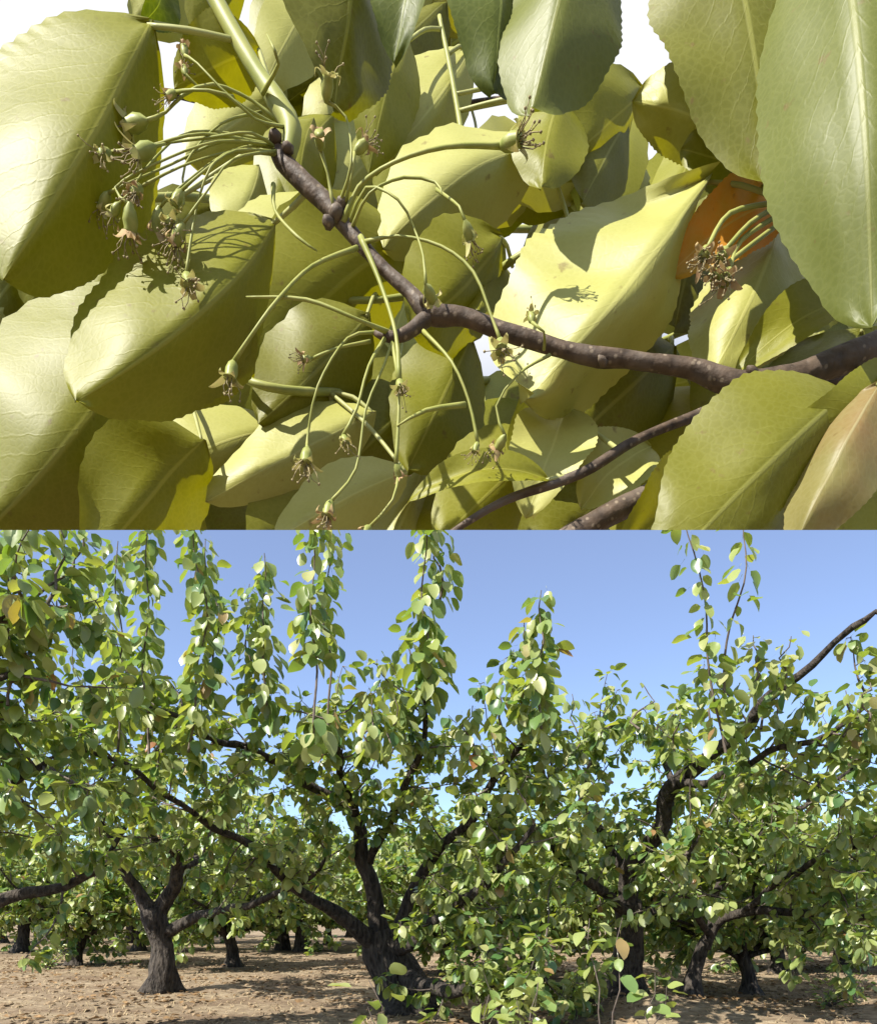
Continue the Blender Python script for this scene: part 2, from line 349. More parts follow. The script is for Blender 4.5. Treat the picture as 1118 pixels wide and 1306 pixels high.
DENS = 12.0
def rvec(r): 
    while True:
        v = Vector((r.uniform(-1, 1), r.uniform(-1, 1), r.uniform(-1, 1)))
        if 0.05 < v.length < 1: return v.normalized()
class Tree:
    """limbs are given; side branches, spurs and leaves grow from them"""
    def __init__(s, name, label, base, seed, group=None, n_leaf=300, size=0.122):
        s.r = random.Random(seed); s.t = thing(name, label, 'tree', base, group); s.base = Vector(base)
        s.leaves = []; s.kinds = []; s.n_leaf = n_leaf; s.size = size
        s.tv, s.tf = [], []                                     # thin twigs
    def loc(s, p): return p - s.base
    def leaf(s, p, outw, droop=1.0, sc_=1.0):
        r = s.r
        d = (outw + rvec(r) * 0.55 + Vector((0, 0, -droop * r.uniform(0.3, 1.3)))).normalized()
        up = (Vector((0, 0, 1)) + rvec(r) * 0.7 + outw * 0.5).normalized()
        s.leaves.append(leaf_matrix(s.loc(p), d, up, s.size / 1.38 * 1.25 * sc_ * r.uniform(0.65, 1.15))); s.kinds.append(r.randrange(len(LV)))
    def limb(s, pts, rad, name='limb', grow=True, side_len=0.68, dens=1.0, start=0.25, sides=10, bump=0.22, upb=0.30, mat='bark', stop=1.0):
        path, rr = smooth_path(pts, rad, 0.12)
        if name != 'trunk':
            rr = [q * 0.72 for q in rr]; k = s.r.random() * 50
            path = [p + Vector((noise.noise(p * 2.3 + Vector((k, 0, 0))), noise.noise(p * 2.3 + Vector((0, k, 0))), noise.noise(p * 2.3 + Vector((0, 0, k))))) * (0.085 if grow else 0.012) * min(1.0, i / 4) for i, p in enumerate(path)]
        V, Fc = [], []
        tube(V, Fc, [s.loc(p) for p in path], rr, sides, bump, s.r.random() * 40)
        if name == 'trunk':
            q0 = s.r.random() * 6
            for v in V:
                f = max(0.0, 1 - v.z / 0.32) ** 1.6; a = math.atan2(v.y, v.x)
                v.xy = v.xy * (1 + f * (0.12 + 0.55 * max(0.0, math.cos(2.5 * a + q0)) ** 2))
        o = mk(name, V, Fc, mat, s.t)
        if grow:
            n = len(path); acc = 0
            for i in range(int(n * start), int(n * stop)):
                acc += 0.12 * dens * DENS
                while acc > 1:
                    acc -= 1
                    s.side(path[i], path[min(i + 1, n - 1)] - path[max(i - 1, 0)], side_len * s.r.uniform(0.35, 1.1), upb)
        return path
    def side(s, p, axis_, length, upb=0.5, r0=0.010):
        r = s.r; ax = axis_.normalized()
        d = rvec(r); d = (d - ax * d.dot(ax) * 0.8).normalized(); d = (d + ax * 0.35 + Vector((0, 0, upb))).normalized()
        n = max(3, int(length / 0.09)); pts = [p.copy()]
        for i in range(n):
            d = (d + rvec(r) * 0.22 + Vector((0, 0, 0.05))).normalized(); pts.append(pts[-1] + d * length / n)
        tube(s.tv, s.tf, [s.loc(q) for q in pts], [r0 * (1 - 0.75 * i / n) for i in range(n + 1)], 4, cap=False)
        for i in range(1, n + 1):
            for _ in range(r.choice((1, 1, 2)) if i < n else 2):
                o = rvec(r); o = (o - d * o.dot(d) * 0.6 + Vector((0, 0, 0.25))).normalized()
                k = r.randint(3, 6); sp = pts[i] + o * r.uniform(0.01, 0.07)
                tube(s.tv, s.tf, [s.loc(pts[i]), s.loc(sp)], [0.004, 0.003], 3, cap=False)
                for _ in range(k): s.leaf(sp, (o * 0.6 + rvec(r)).normalized(), 1.25)
    def shoot(s, a, b, gap=0.026, r0=0.010, droop=1.5, bare=0.05, sc_=1.0):
        """upright water shoot with drooping leaves all the way up"""
        r = s.r; Ln = (b - a).length; n = max(5, int(Ln / 0.10)); pts = []
        for i in range(n + 1):
            t = i / n; pts.append(a.lerp(b, t) + Vector((noise.noise(Vector((t * 2.5, a.x * 9, 3))) * 0.16, noise.noise(Vector((t * 2.5, a.x * 9, 9))) * 0.16, 0)) * math.sin(t * 3.0))
        tube(s.tv, s.tf, [s.loc(q) for q in pts], [r0 * (1 - 0.7 * i / n) for i in range(n + 1)], 5, cap=False)
        m = int(Ln * (1 - bare) / gap); ang = r.random() * 6
        for i in range(m):
            t = bare + (1 - bare) * (i + 0.5) / m; q = a.lerp(b, t); k = min(n - 1, int(t * n)); q = pts[k].lerp(pts[k + 1], t * n - k)
            if noise.noise(Vector((t * Ln * 2.2, a.x * 7, 1.3))) < -0.34 and t < 0.82: continue
            ang += 2.4 + r.uniform(-.5, .5)
            o = Vector((math.cos(ang), math.sin(ang), 0.45)).normalized()
            e = q + o * r.uniform(0.0, 0.10)
            s.leaf(e if r.random() < 0.75 else q, o, droop, sc_ * (1.15 - 0.35 * t))
    def done(s):
        if s.tv: mk('twigs', s.tv, s.tf, 'twigs', s.t)['kind'] = 'stuff'
        idx = list(range(len(s.leaves))); own = []
        if s.n_leaf:
            sco = []
            for i in idx:
                p = Vector(s.leaves[i].translation) + s.base
                if p.y < 0.5: continue
                q = proj(p)
                if -10 < q[0] < W + 10 and 684 < q[1] < H: sco.append((p.y, i))
            sco.sort(); own = [i for _, i in sco[:s.n_leaf]]
        for i in own:
            o = bpy.data.objects.new('leaf', LM[s.kinds[i]]); C.objects.link(o); o.parent = s.t; o.matrix_local = s.leaves[i]
        own = set(own); rest = [i for i in idx if i not in own]
        if rest: stuff_leaves('foliage', [s.leaves[i] for i in rest], s.t, [s.kinds[i] for i in rest])
        return s.t
def on_ground(px, d):
    x = (px - W / 2) / F * d
    return Vector((x, d, ground_h(x, d) - 0.03))
def pth(*a): return [P(*q) for q in a]

# --- tree with the short dark forked trunk at the left
b = on_ground(205, 8.4)
T = Tree('pear_tree', 'pear tree with short dark forked trunk standing clear on the bare soil', b, 1)
T.limb([b, P(207, 1232, 8.4), P(203, 1195, 8.4), P(193, 1158, 8.35)], [0.20, 0.135, 0.125, 0.13], 'trunk', grow=False, sides=16, bump=0.45)
T.limb([P(193, 1165, 8.35), P(183, 1148, 8.3), P(165, 1115, 8.2), P(140, 1070, 8.0), P(100, 1010, 7.6), P(50, 960, 7.2)], [0.16, 0.12, 0.085, 0.06, 0.04, 0.02])
T.limb([P(200, 1165, 8.4), P(222, 1135, 8.3), P(232, 1105, 8.2), P(222, 1088, 8.0), P(200, 1068, 7.6), P(190, 1020, 7.0), P(205, 960, 6.4), P(215, 900, 6.0)], [0.15, 0.115, 0.095, 0.07, 0.055, 0.04, 0.03, 0.02])
T.limb([P(230, 1110, 8.2), P(250, 1098, 8.3), P(245, 1080, 8.6), P(270, 1045, 9.0), P(300, 990, 9.3)], [0.055, 0.05, 0.045, 0.035, 0.02])
T.limb([P(212, 1190, 8.4), P(245, 1172, 8.2), P(290, 1158, 7.9), P(350, 1140, 7.5), P(395, 1118, 7.1), P(420, 1080, 6.8)], [0.12, 0.085, 0.065, 0.05, 0.035, 0.02], start=0.45, dens=0.9)
for (x, y0, y1, d, e) in ((150, 960, 690, 5.2, 5.0), (190, 970, 640, 5.0, 4.9), (240, 960, 640, 4.8, 4.6), (262, 900, 690, 5.2, 5.1), (120, 950, 740, 5.6, 5.5), (90, 960, 820, 6.2, 6.1)):
    T.shoot(P(x, y0, d), P(x + rnd.uniform(-8, 12), y1, e), 0.011, sc_=1.15, droop=2.2)
T.done()

# --- middle tree
b = on_ground(540, 7.0)
T = Tree('pear_tree', 'pear tree with thick blackish trunk dividing low into long slanting limbs', b, 2)
T.limb([b, P(522, 1262, 7.0), P(496, 1226, 7.0), P(482, 1188, 7.0)], [0.32, 0.235, 0.20, 0.17], 'trunk', grow=False, sides=20, bump=0.45)
T.limb([P(484, 1195, 7.0), P(476, 1140, 6.95), P(468, 1090, 6.9), P(455, 1045, 6.8), P(432, 1015, 6.6), P(380, 995, 6.2), P(330, 970, 5.8), P(270, 945, 5.4), P(180, 905, 5.0)], [0.14, 0.115, 0.10, 0.085, 0.07, 0.055, 0.045, 0.035, 0.02], start=0.35, dens=0.8)
T.limb([P(478, 1205, 6.95), P(440, 1168, 6.7), P(400, 1142, 6.4), P(345, 1105, 6.0), P(280, 1058, 5.6), P(215, 1015, 5.2), P(130, 965, 4.8), P(60, 940, 4.6)], [0.15, 0.10, 0.075, 0.055, 0.04, 0.03, 0.022, 0.015], start=0.35, dens=0.9, upb=0.1)
T.limb([P(495, 1205, 7.0), P(520, 1150, 6.9), P(560, 1090, 6.6), P(605, 1040, 6.2), P(650, 975, 5.8), P(690, 925, 5.4)], [0.11, 0.08, 0.065, 0.05, 0.04, 0.02], start=0.3)
T.limb([P(505, 1215, 6.95), P(540, 1190, 6.3), P(590, 1150, 5.6), P(640, 1100, 5.2), P(680, 1050, 5.0)], [0.10, 0.08, 0.06, 0.045, 0.02], start=0.3)
T.limb([P(470, 1100, 6.9), P(500, 1040, 6.6), P(530, 980, 6.2), P(545, 930, 5.9), P(540, 890, 5.6)], [0.07, 0.055, 0.045, 0.03, 0.02], start=0.2)
T.limb([P(455, 1050, 6.8), P(440, 1000, 6.4), P(430, 950, 5.9), P(420, 910, 5.6)], [0.06, 0.05, 0.035, 0.02], start=0.2)
T.limb([P(515, 1245, 6.95), P(550, 1258, 6.4), P(590, 1262, 5.9), P(660, 1245, 5.5), P(700, 1215, 5.2)], [0.15, 0.11, 0.08, 0.05, 0.02], start=0.35, dens=0.9)
for (x, y0, y1, d, e, sc_) in ((340, 930, 705, 4.9, 4.8, 1.05), (318, 900, 745, 5.0, 5.0, 0.95), (400, 960, 640, 4.6, 4.4, 1.1), (418, 935, 660, 5.0, 4.9, 1.0),
                          (545, 890, 640, 4.6, 4.5, 1.15), (530, 880, 800, 4.7, 4.7, 1.0), (560, 770, 640, 4.7, 4.7, 1.0), (664, 910, 790, 4.4, 4.4, 1.0), (690, 930, 752, 4.4, 4.4, 1.05), (735, 960, 885, 6.2, 6.2, 1.0), (640, 930, 850, 4.8, 4.8, 1.0),
                          (470, 950, 890, 4.6, 4.6, 1.0), (500, 960, 890, 4.8, 4.8, 1.0), (600, 970, 900, 4.8, 4.8, 1.0)):
    T.shoot(P(x, y0, d), P(x + rnd.uniform(-6, 6), y1, e), 0.011, sc_=sc_ * 1.12, droop=2.2)
T.done()

# --- right tree with the sinuous leader
b = on_ground(800, 7.2)
T = Tree('pear_tree', 'pear tree with sinuous dark leader rising from heaped earth', b, 3)
T.limb([b, P(795, 1250, 7.2), P(802, 1205, 7.1), P(799, 1150, 7.0)], [0.26, 0.18, 0.15, 0.13], 'trunk', grow=False, sides=14, bump=0.3)
T.limb([P(799, 1158, 7.0), P(803, 1115, 6.9), P(836, 1070, 6.6), P(850, 1025, 6.4), P(880, 985, 6.0), P(940, 935, 5.5), P(1000, 880, 5.0), P(1060, 825, 4.7), P(1098, 800, 4.5), P(1108, 792, 4.5), P(1140, 796, 4.4)], [0.15, 0.135, 0.12, 0.115, 0.095, 0.075, 0.05, 0.03, 0.03, 0.022, 0.014], start=0.12, dens=0.28, stop=0.66)
T.limb([P(868, 1000, 6.1), P(905, 995, 5.7), P(955, 970, 5.3), P(1000, 948, 5.0), P(1060, 932, 4.8), P(1130, 900, 4.6)], [0.055, 0.045, 0.035, 0.03, 0.024, 0.015], start=0.3, dens=0.8)
T.limb([P(802, 1120, 6.9), P(770, 1070, 6.9), P(745, 1020, 6.7), P(760, 960, 6.4), P(790, 920, 6.2)], [0.07, 0.055, 0.045, 0.03, 0.02], start=0.2)
T.limb([P(800, 1170, 7.0), P(760, 1130, 6.3), P(715, 1090, 6.2), P(690, 1040, 6.0), P(700, 990, 5.8)], [0.08, 0.065, 0.05, 0.04, 0.02], start=0.3)
T.limb([P(803, 1190, 7.0), P(840, 1150, 7.4), P(900, 1100, 7.8), P(950, 1050, 8.1), P(960, 1000, 8.3)], [0.08, 0.065, 0.05, 0.04, 0.02], start=0.3)
T.limb([P(797, 1235, 7.1), P(765, 1255, 6.6), P(735, 1268, 6.2), P(700, 1250, 5.8)], [0.13, 0.10, 0.07, 0.02], start=0.5)
T.limb([P(845, 1040, 6.5), P(850, 970, 7.0), P(840, 920, 7.2)], [0.05, 0.04, 0.02], start=0.2)
for (x, y0, y1, x1, d, e, g_, sc_) in ((925, 960, 640, 872, 4.6, 4.3, 0.05, 1.1), (955, 880, 810, 962, 4.6, 4.6, 0.024, 1.0), (1000, 880, 812, 1005, 4.6, 4.5, 0.024, 1.05), (922, 900, 660, 948, 4.5, 4.3, 0.06, 1.1), (815, 930, 872, 818, 5.2, 5.2, 0.04, 0.9), (905, 930, 870, 905, 5.0, 5.0, 0.026, 1.0),
                              (1075, 940, 880, 1080, 4.6, 4.6, 0.024, 1.0), (1108, 920, 870, 1110, 4.4, 4.4, 0.024, 1.0), (970, 930, 860, 972, 4.9, 4.9, 0.024, 1.0), (860, 960, 900, 862, 5.4, 5.4, 0.026, 1.0)):
    T.shoot(P(x, y0, d), P(x1, y1, e), g_ * 0.5, sc_=sc_, droop=1.8)
T.done()

# --- low leaning tree right of it
b = on_ground(876, 6.9)
T = Tree('pear_tree', 'low leaning pear tree whose crooked limb stretches sideways near the soil', b, 4)
T.limb([b, P(884, 1240, 6.9), P(900, 1200, 6.85)], [0.10, 0.07, 0.06], 'trunk', grow=False, sides=12, bump=0.3)
T.limb([P(898, 1210, 6.85), P(908, 1185, 6.8), P(940, 1168, 6.6), P(1010, 1166, 6.2), P(1090, 1172, 5.9), P(1160, 1150, 5.6)], [0.075, 0.075, 0.06, 0.05, 0.04, 0.025], start=0.35, dens=0.8)
T.limb([P(905, 1190, 6.8), P(925, 1120, 7.0), P(980, 1060, 7.0), P(1040, 1010, 7.0), P(1090, 980, 7.0)], [0.06, 0.05, 0.04, 0.03, 0.02], start=0.2)
T.limb([P(903, 1190, 6.8), P(880, 1150, 6.2), P(870, 1110, 5.7), P(885, 1070, 5.3)], [0.05, 0.04, 0.03, 0.02], start=0.3)
T.limb([P(940, 1168, 6.6), P(1000, 1120, 6.0), P(1060, 1090, 5.5), P(1120, 1070, 5.2)], [0.05, 0.04, 0.03, 0.02], start=0.2)
T.done()

# --- tree whose trunk is out of view at the left, limb reaching in
b = on_ground(-150, 5.2)
T = Tree('pear_tree', 'pear tree reaching in with a heavy black limb beside the forked trunk', b, 5)
T.limb([b, P(-148, 1250, 5.2), P(-140, 1200, 5.2)], [0.22, 0.16, 0.13], 'trunk', grow=False, sides=14, bump=0.3)
T.limb([P(-142, 1215, 5.2), P(-70, 1195, 5.2), P(0, 1162, 5.2), P(45, 1138, 5.2), P(100, 1115, 5.2), P(135, 1100, 5.2), P(160, 1060, 5.3)], [0.10, 0.085, 0.075, 0.06, 0.045, 0.035, 0.02], start=0.6, dens=0.6)
T.limb([P(-142, 1205, 5.2), P(-100, 1130, 5.0), P(-40, 1060, 4.7), P(20, 1000, 4.4), P(60, 960, 4.2)], [0.09, 0.07, 0.055, 0.04, 0.02], start=0.35)
T.limb([P(-142, 1205, 5.2), P(-110, 1060, 4.6), P(-60, 950, 4.2), P(-20, 880, 3.9), P(20, 850, 3.7)], [0.09, 0.07, 0.055, 0.04, 0.02], start=0.4)
T.limb([P(-60, 960, 4.2), P(-40, 860, 3.8), P(-10, 785, 3.6), P(40, 775, 3.5)], [0.04, 0.03, 0.022, 0.012], start=0.5)
for (x, y0, y1, d) in ((25, 780, 660, 3.5), (60, 770, 660, 3.5), (85, 740, 660, 3.7), (-5, 800, 690, 3.5), (40, 870, 820, 3.8), (10, 900, 830, 3.8)):
    T.shoot(P(x, y0, d), P(x + 10, y1, d), 0.012, droop=1.8)
T.done()

# --- trees further back: three shapes, copied (trunk, limbs, twigs and foliage share their meshes)
def far_tree(seed, spread, high, tr, lean):
    r = random.Random(seed); T = Tree('pear_tree', 'far pear tree', (0, 0, 0), seed, n_leaf=0, size=0.14)
    fz = r.uniform(0.55, 0.7)
    T.limb([Vector((0, 0, -0.06)), Vector((lean * 0.3, 0, fz * 0.5)), Vector((lean, 0.03, fz))], [tr * 1.35, tr, tr * 0.9], 'trunk', grow=False, sides=10, bump=0.28)
    nl = 7
    for i in range(nl):
        a = i * 2 * math.pi / nl + r.uniform(-0.3, 0.3); c, s_ = math.cos(a), math.sin(a); k = spread * r.uniform(0.75, 1.1); hh = high * r.uniform(0.7, 1.0)
        T.limb([Vector((lean, 0.03, fz - 0.08)), Vector((lean + c * k * 0.3, s_ * k * 0.3, fz + hh * 0.12)), Vector((lean + c * k * 0.65, s_ * k * 0.65, fz + hh * 0.32)), Vector((lean + c * k, s_ * k, fz + hh * 0.62))],
               [tr * 0.6, tr * 0.42, tr * 0.28, 0.015], start=0.2, dens=0.8, side_len=0.9, sides=7, upb=0.2)
        if i % 2 == 0:
            T.limb([Vector((lean, 0.03, fz - 0.03)), Vector((lean + c * k * 0.25, s_ * k * 0.25, fz + hh * 0.4)), Vector((lean + c * k * 0.4, s_ * k * 0.4, fz + hh * 0.85))],
                   [tr * 0.5, tr * 0.35, 0.015], start=0.25, dens=0.7, side_len=0.8, sides=7)
    for i in range(5):
        x, y = r.uniform(-1, 1) * spread * 0.6, r.uniform(-1, 1) * spread * 0.6
        T.shoot(Vector((x, y, fz + high * 0.55)), Vector((x, y, fz + high * r.uniform(0.95, 1.25))), 0.035)
    return T.done()
protos = [far_tree(31, 1.9, 1.9, 0.105, 0.10), far_tree(32, 1.7, 2.1, 0.09, -0.12), far_tree(33, 2.1, 1.8, 0.12, 0.03)]
used = [False] * 3
def place_far(k, loc, rz, s, label, group):
    src = protos[k]
    if not used[k]: used[k] = True; o = src
    else:
        o = src.copy(); C.objects.link(o)
        for ch in src.children:
            c = ch.copy(); C.objects.link(c); c.parent = o
    o.location = loc; o.rotation_euler = (0, 0, rz); o.scale = (s, s, s)
    o['label'] = label
    if group: o['group'] = group
    elif 'group' in o: del o['group']
FG = 'pear trees of the rows further back'
far = [(95, 13.0, 0, 'slender pear tree beyond the low dark weed clump', None), (298, 12.6, 1, 'pear tree with thin reddish trunk behind the slanting limb', None), (385, 18, 2, None, FG),
       (572, 11.0, 0, 'pear tree showing behind the thick blackish trunk', None), (672, 10.2, 2, 'pear tree with pinkish grey trunk between the two nearer trees', None), (957, 8.2, 1, 'pear tree with straight pale post-like trunk behind the leaning limb', None), (992, 11.5, 0, None, FG), (1075, 12.5, 2, None, FG)]
for i, (px, d, k, lab, gr) in enumerate(far):
    place_far(k, on_ground(px, d), i * 1.3, [1.1, 1.15, 1.2, 1.0, 1.0, 0.9, 1.1, 1.15][i], lab or 'pear tree with dim foliage in the rows further back', gr)
r2 = random.Random(77); i = 0
for row, d in enumerate((18.5, 24.0, 31.0)):
    nn = 7 + row * 2; half = d * 0.70
    for c in range(nn):
        x = -half + 2 * half * (c + 0.5) / nn + r2.uniform(-0.6, 0.6); y = d + r2.uniform(-0.8, 0.8)
        place_far(i % 3, Vector((x, y, ground_h(x, y))), r2.uniform(0, 6.3), r2.uniform(1.05, 1.4), 'pear tree with dim foliage in the rows further back', FG); i += 1

# --- leafy root suckers standing close by, in front of the trees
def sucker(px, py, d, seed, label, n=3, sc_=1.0, spread=0.12, low=0.35):
    top = P(px, py, d); b = Vector((top.x, top.y + 0.05, ground_h(top.x, top.y) - 0.02))
    T = Tree('pear_sucker', label, b, seed, n_leaf=300, size=0.135); T.t['category'] = 'shoot'; r = T.r
    for i in range(n):
        e = top + Vector((r.uniform(-1, 1) * spread, r.uniform(-1, 1) * spread, r.uniform(-0.22, 0.03)))
        T.shoot(b + Vector((r.uniform(-0.02, 0.02), r.uniform(-0.02, 0.02), 0)), e, 0.028, 0.006, 1.0, low, sc_)
    T.done()
sucker(480, 1228, 2.9, 51, 'low yellow-green pear sucker before the thick blackish trunk', 2, 1.0, 0.07, 0.75)
sucker(768, 1160, 3.3, 52, 'tall pear sucker with round sunlit leaves beside the sinuous leader', 2, 1.0, 0.08, 0.72)
sucker(850, 1232, 3.4, 53, 'short pear sucker before the foot of the leaning tree', 2, 1.0, 0.08, 0.7)
sucker(590, 1272, 3.4, 54, 'pear sucker at the foot of the low spreading limb', 4, 1.0, 0.16, 0.5)
sucker(690, 1245, 4.2, 55, 'wide pear sucker before the pinkish grey trunk', 4, 1.0, 0.25, 0.45)
sucker(640, 1195, 5.0, 56, 'dense tall pear sucker between blackish trunk and pinkish trunk', 6, 1.0, 0.35, 0.4)

# --- soil litter
def blobs(n, seed, lo, hi, name, mat, label, area):
    r = random.Random(seed); V = []; Fc = []
    ico = bmesh.new(); bmesh.ops.create_icosphere(ico, subdivisions=1, radius=1); iv = [v.co.copy() for v in ico.verts]; fi = [tuple(v.index for v in f.verts) for f in ico.faces]; ico.free()
    for _ in range(n):
        d = r.uniform(*area); x = r.uniform(-0.68, 0.68) * d; s = lo * (hi / lo) ** (r.random() ** 2.2); off = len(V); k = r.random() * 50
        q = Vector((r.uniform(0.7, 1.4), r.uniform(0.7, 1.4), r.uniform(0.45, 0.8)))
        z = ground_h(x, d)
        for v in iv:
            u = v * (1 + 0.35 * noise.noise(v * 1.7 + Vector((k, 0, 0))))
            V.append(Vector((x + u.x * q.x * s, d + u.y * q.y * s, z + u.z * q.z * s + s * 0.15)))
        Fc += [tuple(i + off for i in f) for f in fi]
    o = mk(name, V, Fc, mat, smooth=False); o['kind'] = 'stuff'; o['label'] = label; o['category'] = 'soil'
blobs(5000, 5, 0.010, 0.05, 'soil_clods', 'clod', 'crumbled clods scattered over the tan soil', (5.0, 17.0))
def strips(n, seed, name, mat, label, cat, area, ln, up, wd, where=None):
    r = random.Random(seed); V = []; Fc = []
    for _ in range(n):
        if where:
            c = r.choice(where); x = r.gauss(c[0], c[2]); d = r.gauss(c[1], c[2])
        else:
            d = r.uniform(*area); x = r.uniform(-0.68, 0.68) * d
        z = ground_h(x, d); a = r.uniform(0, 6.3); l = r.uniform(*ln); h = l * r.uniform(*up); c_, s_ = math.cos(a), math.sin(a); q = wd * r.uniform(0.6, 1.3); o = len(V)
        bx = r.uniform(0.3, 0.8) * l
        V += [Vector((x - s_ * q, d + c_ * q, z)), Vector((x + s_ * q, d - c_ * q, z)), Vector((x + c_ * bx * 0.4 - s_ * q, d + s_ * bx * 0.4 + c_ * q, z + h * 0.7 + 0.01)), Vector((x + c_ * bx * 0.4 + s_ * q, d + s_ * bx * 0.4 - c_ * q, z + h * 0.7 + 0.012)), Vector((x + c_ * bx, d + s_ * bx, z + h))]
        Fc += [(o, o + 1, o + 3, o + 2), (o + 2, o + 3, o + 4)]
    ob = mk(name, V, Fc, mat, smooth=False); ob['kind'] = 'stuff'; ob['label'] = label; ob['category'] = cat
strips(5000, 8, 'dry_litter', 'straw', 'dry straw and stem litter lying on the soil', 'litter', (5.0, 16.0), (0.06, 0.22), (0.03, 0.2), 0.004)
def fallen(n, seed):
    r = random.Random(seed); Vs = []; Fs = []; off = 0
    for _ in range(n):
        d = r.uniform(5, 15); x = r.uniform(-.68, .68) * d
        if noise.noise(Vector((x * .8, d * .8, 4))) < -0.05: continue
        k = r.randrange(len(LV)); a = r.uniform(0, 6.3)
        mtx = np.array(leaf_matrix(Vector((x, d, ground_h(x, d) + 0.025)), Vector((math.cos(a), math.sin(a), r.uniform(-.2, .2))), Vector((r.uniform(-.4, .4), r.uniform(-.4, .4), 1)), r.uniform(.05, .09)))
        Vs.append(LVn[k] @ mtx[:3, :3].T + mtx[:3, 3]); Fs += [tuple(q + off for q in f) for f in LV[k][1]]; off += len(LVn[k])
    o = mk('fallen_leaves', np.concatenate(Vs).tolist(), Fs, 'dry'); o['kind'] = 'stuff'; o['label'] = 'brown fallen leaves lying in drifts on the soil'; o['category'] = 'leaf litter'
fallen(4200, 14)
def gp(px, py):
    d = EYE * F / (py - HOR); return ((px - W / 2) / F * d, d)
def weed(px, py, seed, s, label):
    x, d = gp(px, py); T = Tree('weed_clump', label, (x, d, ground_h(x, d) - 0.02), seed, n_leaf=120, size=0.085); T.t['category'] = 'weed'; r = T.r
    b = T.base
    for i in range(16):
        a = r.uniform(0, 6.3); e = b + Vector((math.cos(a) * s * r.uniform(0.2, 1), math.sin(a) * s * r.uniform(0.2, 1), s * r.uniform(0.5, 1.0)))
        T.shoot(b.copy(), e, 0.035, 0.005, 0.6, 0.15, 0.9)
    T.done()
weed(65, 1236, 61, 0.45, 'low dark green weed clump on bare soil before slender tree')
weed(1065, 1290, 62, 0.35, 'small green weed clump on soil beside leaning tree')

# ------------------------------------------------------------------ the close branch overhead
D0 = 0.25
CUT_N = Vector((0, -(HOR - 676.0), F)).normalized()          # underside of the overhead growth is clipped flat along this plane through (0,0,EYE)
CUT_O = Vector((0, 0, EYE))
def clip_mesh(o, base):
    me = o.data
    co = [v.co + base for v in me.vertices]
    if all((c - CUT_O).dot(CUT_N) > 0 for c in co): return True
    if all((c - CUT_O).dot(CUT_N) < 0 for c in co): return False
    bm = bmesh.new(); bm.from_mesh(me)
    bmesh.ops.bisect_plane(bm, geom=bm.verts[:] + bm.edges[:] + bm.faces[:], plane_co=CUT_O - base, plane_no=CUT_N, clear_inner=True)
    bm.to_mesh(me); bm.free(); me.update(); return len(me.polygons) > 0
def big_leaf(parent, base, B, T_, wpx, mat='fresh', roll=0, fold=0.35, bend=0.12, curl=0.0, wave=0.03, sag=0.0, pet=None, nu=46, nv=12, seed=0, dt=0.0, prof=0.62, asym=0.0):
    """B,T_: (px,py[,depth]) of foot and tip; roll turns the blade about its midrib, fold lifts both halves, bend arches it, sag bows it in its own plane"""
    dB = B[2] if len(B) > 2 else D0; dT = (T_[2] if len(T_) > 2 else dB + dt)
    b = P(B[0], B[1], dB); t_ = P(T_[0], T_[1], dT); ax = t_ - b; Ln = ax.length; x = ax.normalized()
    view = (CUT_O - (b + t_) / 2).normalized(); n = (view - x * view.dot(x)).normalized()
    n = Matrix.Rotation(R(roll), 3, x) @ n; y = n.cross(x)
    hw = wpx * 0.44 * dB / F; sag = sag or 0.05 * math.sin(seed * 2.7); wave = max(wave, 0.07); V = []; uv = []; Fc = []
    for i in range(nu + 1):
        t = i / nu; wv = max(0.0, (t ** prof) * ((1 - t) ** 0.80) / 0.385); wv = min(wv, 1.0) if False else wv
        if t > 0.86: wv += 0.05 * math.sin((t - 0.86) / 0.14 * math.pi)
        if i == 0: wv = 0.02
        if i == nu: wv = 0.0
        for j in range(nv + 1):
            s = -1 + 2 * j / nv
            ser = 1 + ((0.014 if i % 2 else -0.014) + 0.07 * noise.noise(Vector((t * 6, s, seed * 5.3)))) * (abs(s) > 0.8)
            yy = s * hw * wv * ser * (1 - asym * s)
            zz = abs(s) ** 1.25 * hw * wv * (1 - asym * s) * fold * (1.5 if fold < 0 else 1) - bend * Ln * 4 * t * (1 - t) * -1
            zz += wave * hw * (noise.noise(Vector((t * 4.0, s * 1.6, seed * 3.1))) * 1.6 + abs(s) ** 2 * 0.9 * math.sin(t * 11 + seed + s))
            a = curl * (t ** 2)                                                    # tip rolls under
            yy2 = yy * math.cos(0.9 * curl * s * s) 
            q = b + x * (t * Ln) + y * (yy2 + sag * Ln * 4 * t * (1 - t)) + n * (zz - a * Ln * 0.25 - curl * s * s * hw * wv * 0.5)
            V.append(q - base); uv.append((t, (s + 1) / 2))
    for i in range(nu):
        for j in range(nv):
            a = i * (nv + 1) + j; Fc.append((a, a + 1, a + nv + 2, a + nv + 1))
    o = mk('leaf', V, Fc, mat, parent, uvs=uv)
    if not clip_mesh(o, base):
        bpy.data.objects.remove(o, do_unlink=True); return None
    if pet:
        pts = [b + x * Ln * 0.02] + [P(*q) if len(q) > 2 else P(q[0], q[1], dB) for q in pet]
        stem('petiole', o, base, pts, [0.0008] + [0.0010] * (len(pts) - 1), 'petiole', 6)
    return o
def stem(name, parent, base, pts, rad, mat, sides=8, bump=0.0, step=0.006):
    path, rr = smooth_path(pts, rad, step); V = []; Fc = []
    tube(V, Fc, [p - base for p in path], rr, sides, bump, rnd.random() * 30)
    o = mk(name, V, Fc, mat, parent)
    if not clip_mesh(o, base): bpy.data.objects.remove(o, do_unlink=True); return None
    return o
PX = D0 / F
